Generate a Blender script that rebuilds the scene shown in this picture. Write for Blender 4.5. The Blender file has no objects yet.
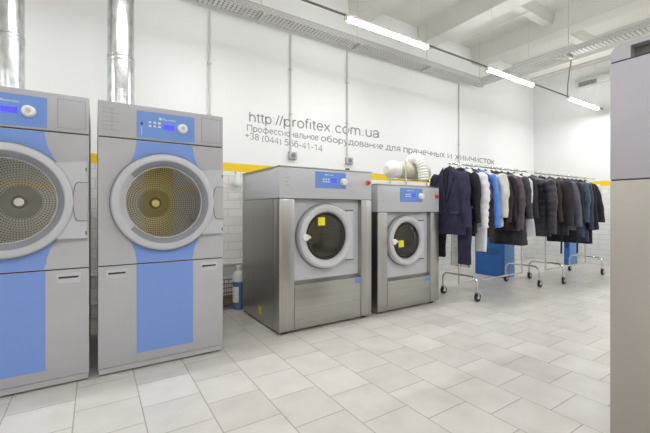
import bpy, bmesh, math, random
from mathutils import Vector, Matrix, noise
PI = math.pi
S = bpy.context.scene
C = bpy.context.collection
random.seed(7)

# ---------------------------------------------------------------- camera, world, light, exposure
cam_d = bpy.data.cameras.new('camera'); cam = bpy.data.objects.new('camera', cam_d); C.objects.link(cam)
cam_d.sensor_width = 36; cam_d.lens = 36*356.5/650; cam_d.shift_y = -6.8/650
cam.location = (0, 0, 1.09); cam.rotation_euler = (PI/2, 0, -math.radians(32.8)); cam_d.clip_start = .05
S.camera = cam
S.view_settings.view_transform = 'Standard'; S.view_settings.look = 'None'
S.view_settings.gamma = 1; S.view_settings.exposure = -0.22; S.view_settings.use_curve_mapping = False
w = bpy.data.worlds.new('world'); S.world = w; w.use_nodes = True
w.node_tree.nodes['Background'].inputs[0].default_value = (.93, .96, 1, 1)
w.node_tree.nodes['Background'].inputs[1].default_value = 1.2

def area(name, loc, rot, sx, sy, power, col=(1, 1, 1)):
    l = bpy.data.lights.new(name, 'AREA'); l.shape = 'RECTANGLE'; l.size = sx; l.size_y = sy
    l.energy = power; l.color = col
    o = bpy.data.objects.new(name, l); o.location = loc; o.rotation_euler = rot; C.objects.link(o); return o
LAMP_POWER = 16

# ---------------------------------------------------------------- materials
def mat(name, col, rough=.5, metal=0., bump=None, emis=None, strength=1., spec=.5, alpha=1., coat=0, sheen=0):
    m = bpy.data.materials.new(name); m.use_nodes = True
    nt = m.node_tree; b = nt.nodes['Principled BSDF']
    b.inputs['Base Color'].default_value = (*col, 1); b.inputs['Roughness'].default_value = rough
    b.inputs['Metallic'].default_value = metal; b.inputs['Specular IOR Level'].default_value = spec
    b.inputs['Alpha'].default_value = alpha; b.inputs['Coat Weight'].default_value = coat
    b.inputs['Sheen Weight'].default_value = sheen
    if emis: b.inputs['Emission Color'].default_value = (*emis, 1); b.inputs['Emission Strength'].default_value = strength
    if bump:   # (scale vector, strength, distance)
        tc = nt.nodes.new('ShaderNodeTexCoord'); mp = nt.nodes.new('ShaderNodeMapping'); n = nt.nodes.new('ShaderNodeTexNoise')
        mp.inputs['Scale'].default_value = bump[0]; n.inputs['Scale'].default_value = 1; n.inputs['Detail'].default_value = 4
        bp = nt.nodes.new('ShaderNodeBump'); bp.inputs['Strength'].default_value = bump[1]; bp.inputs['Distance'].default_value = bump[2]
        nt.links.new(tc.outputs['Object'], mp.inputs[0]); nt.links.new(mp.outputs[0], n.inputs['Vector'])
        nt.links.new(n.outputs['Fac'], bp.inputs['Height']); nt.links.new(bp.outputs[0], b.inputs['Normal'])
    return m
def srgb(r, g, b):
    f = lambda v: (v/255/12.92) if v/255 <= .04045 else ((v/255+.055)/1.055)**2.4
    return (f(r), f(g), f(b))

def vary(m, c1, c2, scale, detail=3, lo=.35, hi=.65):
    """colour that wanders between c1 and c2 over the surface"""
    nt = m.node_tree; b = nt.nodes['Principled BSDF']
    tc = nt.nodes.new('ShaderNodeTexCoord'); mp = nt.nodes.new('ShaderNodeMapping'); n = nt.nodes.new('ShaderNodeTexNoise')
    mp.inputs['Scale'].default_value = scale; n.inputs['Scale'].default_value = 1; n.inputs['Detail'].default_value = detail
    r = nt.nodes.new('ShaderNodeValToRGB'); r.color_ramp.elements[0].position = lo; r.color_ramp.elements[1].position = hi
    r.color_ramp.elements[0].color = (*c1, 1); r.color_ramp.elements[1].color = (*c2, 1)
    nt.links.new(tc.outputs['Object'], mp.inputs[0]); nt.links.new(mp.outputs[0], n.inputs['Vector'])
    nt.links.new(n.outputs['Fac'], r.inputs[0]); nt.links.new(r.outputs[0], b.inputs['Base Color']); return m

M = {}
M['grey'] = vary(mat('grey enamel', srgb(186, 187, 194), .42, bump=((260, 260, 260), .08, .001)), srgb(180, 180, 185), srgb(185, 185, 190), (3, 3, 3))
M['grey_light'] = mat('light grey enamel', srgb(196, 197, 203), .38)
M['door_grey'] = mat('pale door plastic', srgb(206, 207, 212), .35)
M['grey_dark'] = mat('dark grey plastic', srgb(128, 130, 138), .45)
M['ring_bevel'] = mat('bevel grey plastic', srgb(146, 149, 158), .4)
M['blue'] = mat('sky blue enamel', srgb(122, 155, 224), .42)
M['blue_fascia'] = mat('blue fascia film', srgb(114, 152, 222), .35)
M['violet'] = mat('violet display', srgb(70, 70, 220), .3, emis=srgb(88, 84, 250), strength=.7)
M['white'] = mat('white plastic', srgb(236, 236, 232), .35)
M['print'] = mat('white print', srgb(225, 232, 245), .5)
M['print_grey'] = mat('grey print', srgb(140, 142, 150), .5)
M['seam'] = mat('dark seam', srgb(58, 56, 58), .6)
M['black'] = mat('black rubber', srgb(28, 28, 30), .5)
M['steel'] = vary(mat('brushed stainless', (.62, .61, .6), .34, 1., bump=((400, 400, 2.5), .12, .0006)), (.43, .425, .41), (.48, .475, .46), (40, 40, .8))
M['steel_h'] = vary(mat('brushed stainless across', (.62, .61, .6), .33, 1., bump=((2.5, 400, 400), .12, .0006)), (.43, .425, .40), (.48, .475, .45), (.8, 40, 40))
M['chrome'] = mat('chrome tube', (.72, .71, .69), .18, 1.)
M['galv'] = vary(mat('galvanised sheet', (.6, .62, .63), .27, 1., bump=((14, 14, 5), .25, .01)), (.5, .52, .53), (.78, .8, .8), (22, 22, 14), 2, .3, .7)
M['satin'] = mat('satin drum steel', srgb(222, 218, 202), .5, .1)
M['tray'] = mat('galvanised tray', (.62, .62, .61), .45, .6)
M['conduit'] = mat('grey conduit', srgb(206, 206, 203), .5)
M['rubber'] = mat('brown door gasket', srgb(70, 62, 52), .55)
M['drum_dark'] = mat('dark drum steel', (.30, .28, .24), .3, 1.)
M['sticker'] = mat('yellow sticker', srgb(238, 226, 30), .5)
M['red'] = mat('red stop button', srgb(205, 50, 30), .35)
M['orange'] = mat('orange collar', srgb(225, 130, 60), .4)
M['edge_yellow'] = mat('yellow edge strip', srgb(196, 172, 62), .45)
M['beige_steel'] = vary(mat('satin beige steel panel', srgb(178, 172, 164), .5, .35, bump=((300, 300, 3), .08, .0005)), srgb(172, 166, 158), srgb(184, 179, 172), (2, 2, .5))
M['lilac'] = mat('lilac grey enamel', srgb(186, 182, 190), .45)
M['text'] = mat('grey wall lettering', srgb(140, 141, 142), .6)
M['hose_beige'] = mat('beige hose cloth', srgb(208, 205, 184), .85)
M['hose_white'] = mat('white hose film', srgb(238, 238, 232), .55)
M['crate'] = mat('blue plastic', srgb(44, 104, 182), .4)
M['crate_light'] = mat('light blue plastic', srgb(104, 152, 212), .4)
M['liquid'] = mat('blue detergent bottle', srgb(92, 124, 176), .25)
M['clear'] = mat('milky plastic', srgb(226, 232, 230), .35)
M['wire'] = mat('grey wire', srgb(104, 100, 96), .5)
M['brown'] = mat('brown pallet', srgb(120, 98, 80), .7)
M['pipe_white'] = mat('white pipe', srgb(224, 224, 218), .4)
M['lamp'] = mat('lamp diffuser', (1, 1, 1), .4, emis=(.985, .99, 1), strength=42)
M['cable'] = mat('grey cable', srgb(120, 118, 115), .5)
M['slot'] = mat('niche shade grey', srgb(140, 140, 136), .6)

def glass(name, tint, gl=.12):
    m = bpy.data.materials.new(name); m.use_nodes = True; nt = m.node_tree; nt.nodes.clear()
    o = nt.nodes.new('ShaderNodeOutputMaterial'); t = nt.nodes.new('ShaderNodeBsdfTransparent'); g = nt.nodes.new('ShaderNodeBsdfGlossy')
    mx = nt.nodes.new('ShaderNodeMixShader'); f = nt.nodes.new('ShaderNodeFresnel'); f.inputs[0].default_value = 1.5
    ad = nt.nodes.new('ShaderNodeMath'); ad.operation = 'ADD'; ad.inputs[1].default_value = gl
    t.inputs[0].default_value = (*tint, 1); g.inputs['Roughness'].default_value = .03
    nt.links.new(f.outputs[0], ad.inputs[0]); nt.links.new(ad.outputs[0], mx.inputs[0]); nt.links.new(t.outputs[0], mx.inputs[1])
    nt.links.new(g.outputs[0], mx.inputs[2]); nt.links.new(mx.outputs[0], o.inputs[0]); return m
M['glass'] = glass('door glass', (.98, .97, .92), .09)
M['glass_dark'] = glass('dark door glass', (.88, .87, .82), .02)
M['film'] = glass('thin plastic film', (.86, .86, .84), .12)

def perforated(name, base, hole):
    m = bpy.data.materials.new(name); m.use_nodes = True; nt = m.node_tree; b = nt.nodes['Principled BSDF']
    uv = nt.nodes.new('ShaderNodeUVMap'); uv.uv_map = 'UVMap'
    fr = nt.nodes.new('ShaderNodeVectorMath'); fr.operation = 'FRACTION'
    sb = nt.nodes.new('ShaderNodeVectorMath'); sb.operation = 'SUBTRACT'; sb.inputs[1].default_value = (.5, .5, 0)
    ln = nt.nodes.new('ShaderNodeVectorMath'); ln.operation = 'LENGTH'
    lt = nt.nodes.new('ShaderNodeMath'); lt.operation = 'LESS_THAN'; lt.inputs[1].default_value = .30
    mx = nt.nodes.new('ShaderNodeMix'); mx.data_type = 'RGBA'; mx.inputs[6].default_value = (*base, 1); mx.inputs[7].default_value = (*hole, 1)
    iv = nt.nodes.new('ShaderNodeMath'); iv.operation = 'MULTIPLY_ADD'; iv.inputs[1].default_value = -.5; iv.inputs[2].default_value = .5
    nt.links.new(uv.outputs[0], fr.inputs[0]); nt.links.new(fr.outputs[0], sb.inputs[0]); nt.links.new(sb.outputs[0], ln.inputs[0])
    nt.links.new(ln.outputs['Value'], lt.inputs[0]); nt.links.new(lt.outputs[0], mx.inputs[0]); nt.links.new(lt.outputs[0], iv.inputs[0])
    nt.links.new(mx.outputs[2], b.inputs['Base Color']); nt.links.new(iv.outputs[0], b.inputs['Metallic']); b.inputs['Roughness'].default_value = .38
    return m
M['drum'] = perforated('perforated drum steel', (.72, .69, .60), (.11, .10, .08))

def wall_mat(name, axis, stripe=True, base=(241, 242, 241)):
    m = bpy.data.materials.new(name); m.use_nodes = True; nt = m.node_tree; b = nt.nodes['Principled BSDF']; L = nt.links.new
    tc = nt.nodes.new('ShaderNodeTexCoord'); sp = nt.nodes.new('ShaderNodeSeparateXYZ'); L(tc.outputs['Object'], sp.inputs[0])
    cb = nt.nodes.new('ShaderNodeCombineXYZ'); L(sp.outputs[axis], cb.inputs[0]); L(sp.outputs[2], cb.inputs[1])
    br = nt.nodes.new('ShaderNodeTexBrick'); br.inputs['Scale'].default_value = 1; br.inputs['Brick Width'].default_value = .3
    br.inputs['Row Height'].default_value = .1; br.inputs['Mortar Size'].default_value = .004; br.inputs['Mortar Smooth'].default_value = .3
    c = srgb(*base); br.inputs['Color1'].default_value = (*srgb(240, 240, 238), 1); br.inputs['Color2'].default_value = (*srgb(234, 234, 231), 1)
    br.inputs['Mortar'].default_value = (*srgb(208, 206, 200), 1); L(cb.outputs[0], br.inputs[0])
    no = nt.nodes.new('ShaderNodeTexNoise'); no.inputs['Scale'].default_value = .9; L(tc.outputs['Object'], no.inputs[0])
    rp = nt.nodes.new('ShaderNodeValToRGB'); rp.color_ramp.elements[0].color = (*[v*.965 for v in c], 1); rp.color_ramp.elements[1].color = (*c, 1); L(no.outputs[0], rp.inputs[0])
    def step(v, op):
        s = nt.nodes.new('ShaderNodeMath'); s.operation = op; s.inputs[1].default_value = v; L(sp.outputs[2], s.inputs[0]); return s
    low = step(1.555, 'LESS_THAN')
    mx = nt.nodes.new('ShaderNodeMix'); mx.data_type = 'RGBA'; L(low.outputs[0], mx.inputs[0]); L(rp.outputs[0], mx.inputs[6]); L(br.outputs[0], mx.inputs[7])
    out = mx.outputs[2]
    if stripe:
        a = step(1.555, 'GREATER_THAN'); d = step(1.655, 'LESS_THAN'); mu = nt.nodes.new('ShaderNodeMath'); mu.operation = 'MULTIPLY'
        L(a.outputs[0], mu.inputs[0]); L(d.outputs[0], mu.inputs[1])
        m2 = nt.nodes.new('ShaderNodeMix'); m2.data_type = 'RGBA'; L(mu.outputs[0], m2.inputs[0]); L(out, m2.inputs[6]); m2.inputs[7].default_value = (*srgb(246, 208, 38), 1); out = m2.outputs[2]
    L(out, b.inputs['Base Color'])
    bp = nt.nodes.new('ShaderNodeBump'); bp.inputs['Strength'].default_value = .35; bp.inputs['Distance'].default_value = .003
    ml = nt.nodes.new('ShaderNodeMath'); ml.operation = 'MULTIPLY'; inv = nt.nodes.new('ShaderNodeMath'); inv.operation = 'SUBTRACT'; inv.inputs[0].default_value = 1
    L(br.outputs[1], inv.inputs[1]); L(inv.outputs[0], ml.inputs[0]); L(low.outputs[0], ml.inputs[1]); L(ml.outputs[0], bp.inputs['Height']); L(bp.outputs[0], b.inputs['Normal'])
    rr = nt.nodes.new('ShaderNodeMath'); rr.operation = 'MULTIPLY_ADD'; rr.inputs[1].default_value = -.35; rr.inputs[2].default_value = .7; L(low.outputs[0], rr.inputs[0]); L(rr.outputs[0], b.inputs['Roughness'])
    return m

def floor_mat():
    m = bpy.data.materials.new('floor tiles'); m.use_nodes = True; nt = m.node_tree; b = nt.nodes['Principled BSDF']; L = nt.links.new
    tc = nt.nodes.new('ShaderNodeTexCoord'); sp = nt.nodes.new('ShaderNodeSeparateXYZ'); L(tc.outputs['Object'], sp.inputs[0])
    ax = nt.nodes.new('ShaderNodeMath'); ax.operation = 'ADD'; ax.inputs[1].default_value = FX; L(sp.outputs[0], ax.inputs[0])
    ay = nt.nodes.new('ShaderNodeMath'); ay.operation = 'ADD'; ay.inputs[1].default_value = FY; L(sp.outputs[1], ay.inputs[0])
    cb = nt.nodes.new('ShaderNodeCombineXYZ'); L(ay.outputs[0], cb.inputs[0]); L(ax.outputs[0], cb.inputs[1])
    br = nt.nodes.new('ShaderNodeTexBrick'); br.inputs['Scale'].default_value = 1; br.inputs['Brick Width'].default_value = TL
    br.inputs['Row Height'].default_value = TW; br.inputs['Mortar Size'].default_value = .0035; br.inputs['Mortar Smooth'].default_value = .4; br.inputs['Bias'].default_value = 0
    br.inputs['Color1'].default_value = (*srgb(208, 204, 199), 1); br.inputs['Color2'].default_value = (*srgb(220, 217, 212), 1)
    br.inputs['Mortar'].default_value = (*srgb(168, 162, 152), 1); L(cb.outputs[0], br.inputs[0])
    no = nt.nodes.new('ShaderNodeTexNoise'); no.inputs['Scale'].default_value = 5; no.inputs['Detail'].default_value = 8; L(tc.outputs['Object'], no.inputs[0])
    rp = nt.nodes.new('ShaderNodeValToRGB'); rp.color_ramp.elements[0].position = .3; rp.color_ramp.elements[0].color = (.87, .865, .85, 1); rp.color_ramp.elements[1].position = .7; rp.color_ramp.elements[1].color = (1, 1, 1, 1); L(no.outputs[0], rp.inputs[0])
    mx = nt.nodes.new('ShaderNodeMix'); mx.data_type = 'RGBA'; mx.blend_type = 'MULTIPLY'; mx.inputs[0].default_value = 1; L(br.outputs[0], mx.inputs[6]); L(rp.outputs[0], mx.inputs[7])
    L(mx.outputs[2], b.inputs['Base Color']); b.inputs['Roughness'].default_value = .33; b.inputs['Specular IOR Level'].default_value = .5
    bp = nt.nodes.new('ShaderNodeBump'); bp.invert = True; bp.inputs['Strength'].default_value = .5; bp.inputs['Distance'].default_value = .002; L(br.outputs[1], bp.inputs['Height']); L(bp.outputs[0], b.inputs['Normal'])
    return m
TW, TL = .311, .306      # tile across X, tile along Y
FX, FY = .095, -.047

# ---------------------------------------------------------------- mesh helpers
class MB:
    def __init__(s): s.b = bmesh.new()
    def box(s, x0, x1, y0, y1, z0, z1, bev=0):
        r = bmesh.ops.create_cube(s.b, size=1, matrix=Matrix.Translation(((x0+x1)/2, (y0+y1)/2, (z0+z1)/2)) @ Matrix.Diagonal((abs(x1-x0), abs(y1-y0), abs(z1-z0), 1)))
        if bev:
            es = list({e for v in r['verts'] for e in v.link_edges})
            bmesh.ops.bevel(s.b, geom=es, offset=bev, segments=2, affect='EDGES', profile=.5)
        return s
    def tube(s, pts, r, seg=10, closed=False, caps=True):
        pts = [Vector(p) for p in pts]; n = len(pts); rs = r if isinstance(r, (list, tuple)) else [r]*n; rings = []
        prev = None
        for i, p in enumerate(pts):
            a = pts[i-1] if (i or closed) else p; c = pts[(i+1) % n] if (i < n-1 or closed) else p
            t = (c-a).normalized()
            if prev is None: u = t.orthogonal().normalized()
            else:
                u = prev - t*prev.dot(t); u = u.normalized() if u.length > 1e-6 else t.orthogonal().normalized()
            prev = u; v = t.cross(u)
            rings.append([s.b.verts.new(p + (u*math.cos(2*PI*k/seg) + v*math.sin(2*PI*k/seg))*rs[i]) for k in range(seg)])
        m = n if closed else n-1
        for i in range(m):
            A, B = rings[i], rings[(i+1) % n]
            for k in range(seg): s.b.faces.new((A[k], A[(k+1) % seg], B[(k+1) % seg], B[k]))
        if caps and not closed: s.b.faces.new(rings[0][::-1]); s.b.faces.new(rings[-1])
        return s
    def lathe(s, prof, c=(0, 0, 0), axis='y', seg=48, a0=0, a1=2*PI):
        """prof: list of (radius, distance along the axis)"""
        full = abs(a1-a0-2*PI) < 1e-6; n = seg if full else seg+1; cols = []
        for k in range(n):
            a = a0+(a1-a0)*k/seg; ca, sa = math.cos(a), math.sin(a); col = []
            for r, h in prof:
                p = {'y': (r*ca, h, r*sa), 'z': (r*ca, r*sa, h), 'x': (h, r*ca, r*sa)}[axis]
                col.append(s.b.verts.new((c[0]+p[0], c[1]+p[1], c[2]+p[2])))
            cols.append(col)
        for k in range(seg):
            A, B = cols[k], cols[(k+1) % n]
            for i in range(len(prof)-1): s.b.faces.new((A[i], A[i+1], B[i+1], B[i]))
        bmesh.ops.remove_doubles(s.b, verts=[v for c_ in cols for v in c_], dist=1e-5)
        return s
    def prism(s, poly, d0, d1, plane='xz'):
        """polygon in a plane pushed from d0 to d1 along the remaining axis"""
        f = {'xz': lambda p, d: (p[0], d, p[1]), 'yz': lambda p, d: (d, p[0], p[1]), 'xy': lambda p, d: (p[0], p[1], d)}[plane]
        A = [s.b.verts.new(f(p, d0)) for p in poly]; B = [s.b.verts.new(f(p, d1)) for p in poly]; n = len(poly)
        s.b.faces.new(A); s.b.faces.new(B[::-1])
        for i in range(n): s.b.faces.new((A[i], B[i], B[(i+1) % n], A[(i+1) % n]))
        return s
    def holed(s, x0, x1, z0, z1, cx, cz, r, y0, y1, seg=64):
        """rectangular plate with a round hole, between y0 (front) and y1"""
        def edge(a):
            dx, dz = math.cos(a), math.sin(a); t = 1e9
            if dx > 1e-9: t = min(t, (x1-cx)/dx)
            if dx < -1e-9: t = min(t, (x0-cx)/dx)
            if dz > 1e-9: t = min(t, (z1-cz)/dz)
            if dz < -1e-9: t = min(t, (z0-cz)/dz)
            return (cx+dx*t, cz+dz*t)
        an = [2*PI*k/seg for k in range(seg)] + [math.atan2(z-cz, x-cx) % (2*PI) for x in (x0, x1) for z in (z0, z1)]
        an = sorted(set(round(a, 6) for a in an)); q = []
        for a in an:
            i = (cx+r*math.cos(a), cz+r*math.sin(a)); o = edge(a)
            q.append([s.b.verts.new((i[0], y0, i[1])), s.b.verts.new((o[0], y0, o[1])), s.b.verts.new((o[0], y1, o[1])), s.b.verts.new((i[0], y1, i[1]))])
        n = len(q)
        for k in range(n):
            A, B = q[k], q[(k+1) % n]
            for i in range(4): s.b.faces.new((A[i], A[(i+1) % 4], B[(i+1) % 4], B[i]))
        return s
    def build(s, name, m, parent=None, loc=(0, 0, 0), sharp=35):
        bmesh.ops.recalc_face_normals(s.b, faces=s.b.faces[:])
        me = bpy.data.meshes.new(name); s.b.to_mesh(me); s.b.free()
        me.materials.append(M[m] if isinstance(m, str) else m)
        for p in me.polygons: p.use_smooth = True
        me.set_sharp_from_angle(angle=math.radians(sharp))
        o = bpy.data.objects.new(name, me); C.objects.link(o); o.location = loc
        if parent: o.parent = parent
        return o
def box(name, m, parent, *a, bev=0): return MB().box(*a, bev=bev).build(name, m, parent)
def tag(o, label, cat, group=None, kind=None):
    o['label'] = label; o['category'] = cat
    if group: o['group'] = group
    if kind: o['kind'] = kind
    return o
def thing(name, loc, label, cat, group=None, rz=0):
    o = bpy.data.objects.new(name, None); C.objects.link(o); o.location = loc; o.rotation_euler = (0, 0, rz); o.empty_display_size = .1
    return tag(o, label, cat, group)
def copy_tree(o, parent=None):
    c = o.copy(); C.objects.link(c); c.parent = parent
    for ch in list(o.children): copy_tree(ch, c)
    return c
def struct(o): o['kind'] = 'structure'; return o
def text(name, body, m, parent, loc, height=None, width=None, rot=(PI/2, 0, 0), ext=.0008):
    cu = bpy.data.curves.new(name, 'FONT'); cu.body = body; cu.size = 1; cu.extrude = .02; cu.offset = .008
    tmp = bpy.data.objects.new('tmp', cu); C.objects.link(tmp); bpy.context.view_layer.update()
    me = bpy.data.meshes.new_from_object(tmp.evaluated_get(bpy.context.evaluated_depsgraph_get()))
    xs = [v.co.x for v in me.vertices]; ys = [v.co.y for v in me.vertices]
    bpy.data.objects.remove(tmp); x0 = min(xs); sx = width/(max(xs)-x0); sy = height/.73      # 0.73: cap height of the face
    for v in me.vertices: v.co = Vector(((v.co.x-x0)*sx, v.co.y*sy, (v.co.z+.02)/.04*ext))
    me.materials.clear(); me.materials.append(M[m])
    o = bpy.data.objects.new(name, me); C.objects.link(o); o.location = loc; o.rotation_euler = rot
    if parent: o.parent = parent
    return o

# drawn sans letters: each one a set of strokes in em units (x height .52, capitals .72)
def AR(cx, cy, rx, ry, a0=0, a1=360, n=14): return [(cx+rx*math.cos(math.radians(a0+(a1-a0)*i/n)), cy+ry*math.sin(math.radians(a0+(a1-a0)*i/n))) for i in range(n+1)]
xh, XC = .48, .68
L1, L2 = .09, .46
oo = AR(.275, .24, .205, .24)
soft = [(L1, xh), (L1, .0), (.28, .0)] + AR(.28, .135, .15, .135, -90, 90, 8) + [(L1, .27)]
ee = [(.08, .25), (.47, .25)] + AR(.275, .24, .198, .24, 0, 318)
aa = [[(.07, .35)] + AR(.26, .33, .18, .15, 160, 0, 8) + [(.44, .08), (.47, 0)], [(.44, .28), (.3, .26)] + AR(.22, .125, .165, .125, 80, 290, 8) + [(.38, .06), (.44, .16)]]
GL = {
 'h': (.556, [[(L1, XC), (L1, 0)], [(L1, .3)] + AR(.275, .29, .185, .19, 165, 0, 8) + [(.46, 0)]]),
 't': (.29, [[(.13, .62), (.13, .08), (.19, 0), (.26, 0)], [(.02, xh), (.25, xh)]]),
 'p': (.556, [[(L1, xh+.02), (L1, -.2)], AR(.285, .24, .195, .24)]), ':': (.278, [[(.14, .0), (.14, .035)], [(.14, .43), (.14, .465)]]), '.': (.278, [[(.14, -.02), (.14, .035)]]),
 '/': (.278, [[(.02, -.03), (.26, .70)]]), 'r': (.333, [[(L1, xh+.02), (L1, 0)], [(L1, .3), (.14, .43), (.22, .48), (.3, .45)]]), 'o': (.556, [oo]),
 'f': (.278, [[(.11, 0), (.11, .58), (.17, .68), (.27, .67)], [(.02, xh), (.23, xh)]]), 'i': (.222, [[(.11, 0), (.11, xh+.02)], [(.11, .63), (.11, .70)]]),
 'e': (.556, [ee]), 'x': (.5, [[(.04, 0), (.44, xh)], [(.44, 0), (.04, xh)]]), 'c': (.5, [AR(.27, .24, .2, .24, 42, 318)]),
 'm': (.833, [[(L1, xh+.02), (L1, 0)], [(L1, .32)] + AR(.25, .30, .16, .18, 165, 0, 8) + [(.41, 0)], [(.41, .32)] + AR(.575, .30, .16, .18, 165, 0, 8) + [(.735, 0)]]),
 'u': (.556, [[(L1, xh), (L1, .2)] + AR(.275, .19, .185, .19, 180, 345, 8), [(.46, 0), (.46, xh)]]), 'a': (.556, aa),
 'y': (.5, [[(.04, xh), (.25, .0)], [(.46, xh), (.25, .0), (.2, -.14), (.13, -.2), (.05, -.18)]]),
 '\u041f': (.72, [[(.1, -.02), (.1, XC), (.62, XC), (.62, -.02)]]), '\u0444': (.82, [AR(.41, .24, .33, .23), [(.41, XC), (.41, -.2)]]),
 '\u0438': (.56, [[(L1, xh+.02), (L1, 0), (L2, xh), (L2, -.02)]]), '\u043d': (.55, [[(L1, xh), (L1, 0)], [(L2, xh), (L2, 0)], [(L1, .26), (L2, .26)]]),
 '\u043b': (.58, [[(L2, -.02), (L2, xh), (.19, xh), (.17, .12), (.11, 0), (.02, .01)]]), '\u044c': (.52, [soft]),
 '\u0431': (.57, [AR(.285, .22, .2, .22), [(.085, .22), (.1, .5), (.2, .62), (.4, .66), (.46, .72)]]),
 '\u0434': (.58, [[(L2, 0), (L2, xh), (.19, xh), (.16, .12), (.09, 0)], [(.03, -.13), (.03, 0), (.54, 0), (.54, -.13)]]),
 '\u0432': (.53, [[(L1, 0), (L1, xh), (.28, xh)] + AR(.28, .37, .13, .11, 90, -90, 8) + [(L1, .26)], [(.28, .26)] + AR(.28, .13, .16, .13, 90, -90, 8) + [(L1, 0)]]),
 '\u044f': (.54, [[(.45, 0), (.45, xh), (.25, xh)] + AR(.25, .35, .15, .13, 90, 270, 8) + [(.45, .22)], [(.27, .22), (.05, 0)]]),
 '\u043f': (.55, [[(L1, -.02), (L1, xh), (L2, xh), (L2, -.02)]]), '\u0447': (.52, [[(.43, 0), (.43, xh)], [(.08, xh), (.08, .3), (.16, .2), (.43, .22)]]),
 '\u044b': (.72, [soft, [(.62, 0), (.62, xh)]]), '\u043c': (.69, [[(L1, -.02), (L1, xh), (.345, .02), (.6, xh), (.6, -.02)]]), '\u0442': (.46, [[(.02, xh), (.44, xh)], [(.23, xh), (.23, 0)]]),
 '\u043a': (.44, [[(L1, xh), (L1, 0)], [(.42, xh), (.2, .26), (.43, 0)], [(L1, .25), (.2, .26)]]),
 '+': (.584, [[(.29, .12), (.29, .56)], [(.07, .34), (.51, .34)]]), '3': (.556, [[(.07, .53)] + AR(.26, .52, .16, .16, 150, -90, 10), AR(.26, .18, .2, .18, 90, -150, 10)]),
 '8': (.556, [AR(.275, .52, .16, .155), AR(.275, .18, .2, .18)]), '(': (.333, [AR(.36, .25, .24, .45, 130, 230, 8)]), ')': (.333, [AR(-.03, .25, .24, .45, 50, -50, 8)]),
 '0': (.556, [AR(.275, .34, .2, .34)]), '4': (.556, [[(.4, -.02), (.4, XC), (.05, .18), (.52, .18)]]), '5': (.556, [[(.45, XC), (.15, XC), (.1, .36)] + AR(.26, .22, .2, .22, 120, -150, 10)]),
 '6': (.556, [AR(.28, .21, .2, .21), [(.08, .21), (.1, .5), (.2, .65), (.34, .67), (.45, .56)]]), '-': (.333, [[(.03, .25), (.29, .25)]]), '1': (.556, [[(.14, .52), (.25, .58), (.32, XC), (.32, -.02)]]), ' ': (.278, [])}
for a, b in (('\u0440', 'p'), ('\u043e', 'o'), ('\u0435', 'e'), ('\u0441', 'c'), ('\u0430', 'a'), ('\u0443', 'y'), ('\u0445', 'x')): GL[a] = GL[b]
def lettering(name, body, m, parent, anchors, stroke=.088, ext=.0012):
    # anchors: (letter index, x, baseline z, capital height); the letters on this wall grow and sink a little towards the far end
    adv = 0; segs = []; word = []; wi = 0; starts = []
    for ch in body:
        wi += ch == ' '; starts.append(adv)
        w_, st = GL[ch]
        for ln in st: segs.append([(adv+x, y) for x, y in ln]); word.append(wi)
        adv += w_
    starts.append(adv); K = [(starts[a], x, z, c) for a, x, z, c in anchors]
    def wmap(q):
        i = 0
        while i < len(K)-2 and q.x > K[i+1][0]: i += 1
        A, B = K[i], K[i+1]; u = (q.x-A[0])/(B[0]-A[0]); return (A[1]+(B[1]-A[1])*u, A[2]+(B[2]-A[2])*u + q.y*(A[3]+(B[3]-A[3])*u)/.72)
    h = stroke/2; bs = [MB() for _ in range(wi+1)]
    for ln, q_ in zip(segs, word):
        b = bs[q_]
        closed = (Vector(ln[0])-Vector(ln[-1])).length < 1e-4; P = [Vector(p) for p in (ln[:-1] if closed else ln)]; n = len(P); side = []
        for i, p in enumerate(P):
            d0 = (p-P[i-1]).normalized() if (i or closed) else None; d1 = (P[(i+1) % n]-p).normalized() if (i < n-1 or closed) else None
            d0 = d0 or d1; d1 = d1 or d0; t_ = d0+d1
            t_ = t_.normalized() if t_.length > .2 else d1; nn = Vector((-t_.y, t_.x)); sc = min(1.5, 1/max(.5, nn.dot(Vector((-d0.y, d0.x)))))
            side.append((p+nn*h*sc, p-nn*h*sc))
        V = [[b.b.verts.new((wmap(q)[0], y, wmap(q)[1])) for q in pr for y in (0, -ext)] for pr in side]
        for i in range(n if closed else n-1):
            A, B = V[i], V[(i+1) % n]
            for a_, c_ in ((1, 3), (3, 2), (0, 1)): b.b.faces.new((A[a_], A[c_], B[c_], B[a_]))
    for b in bs: b.build(name, m, parent, (0, -.0005, 0))

# ---------------------------------------------------------------- setting
XF, YW, ZC = 8.4, 4.25, 4.19      # far wall, machine wall, ceiling
XB, YB = -3.6, -1.75
fm = floor_mat()
struct(MB().box(XB-.1, XF+.1, YB-.1, YW+.1, -.1, 0).build('floor', fm))
struct(MB().box(XB-.1, XF+.1, YW, YW+.15, 0, ZC).build('wall_left', wall_mat('machine wall paint', 0)))
struct(MB().box(XF, XF+.15, YB, YW, 0, ZC).build('wall_far', wall_mat('far wall paint', 1)))
struct(MB().box(XB-.15, XB, YB, YW, 0, ZC).build('wall_near', wall_mat('near wall paint', 1)))
struct(MB().box(XB-.1, XF+.1, YB-.15, YB, 0, ZC).build('wall_back', wall_mat('back wall paint', 0)))
yd = mat('yellow reflection paint', srgb(226, 200, 84), .5)
struct(MB().box(.55, 1.3, YB, YB+.04, 0, 2.25, bev=.005).build('reflection_panel_1', yd)); struct(MB().box(.49, .55, YB, YB+.06, 0, 2.31).box(1.3, 1.36, YB, YB+.06, 0, 2.31).box(.55, 1.3, YB, YB+.06, 2.25, 2.31).build('reflection_trim_1', 'white'))  # unseen panel and trim, added to give the dryer glass its yellow reflection
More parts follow.
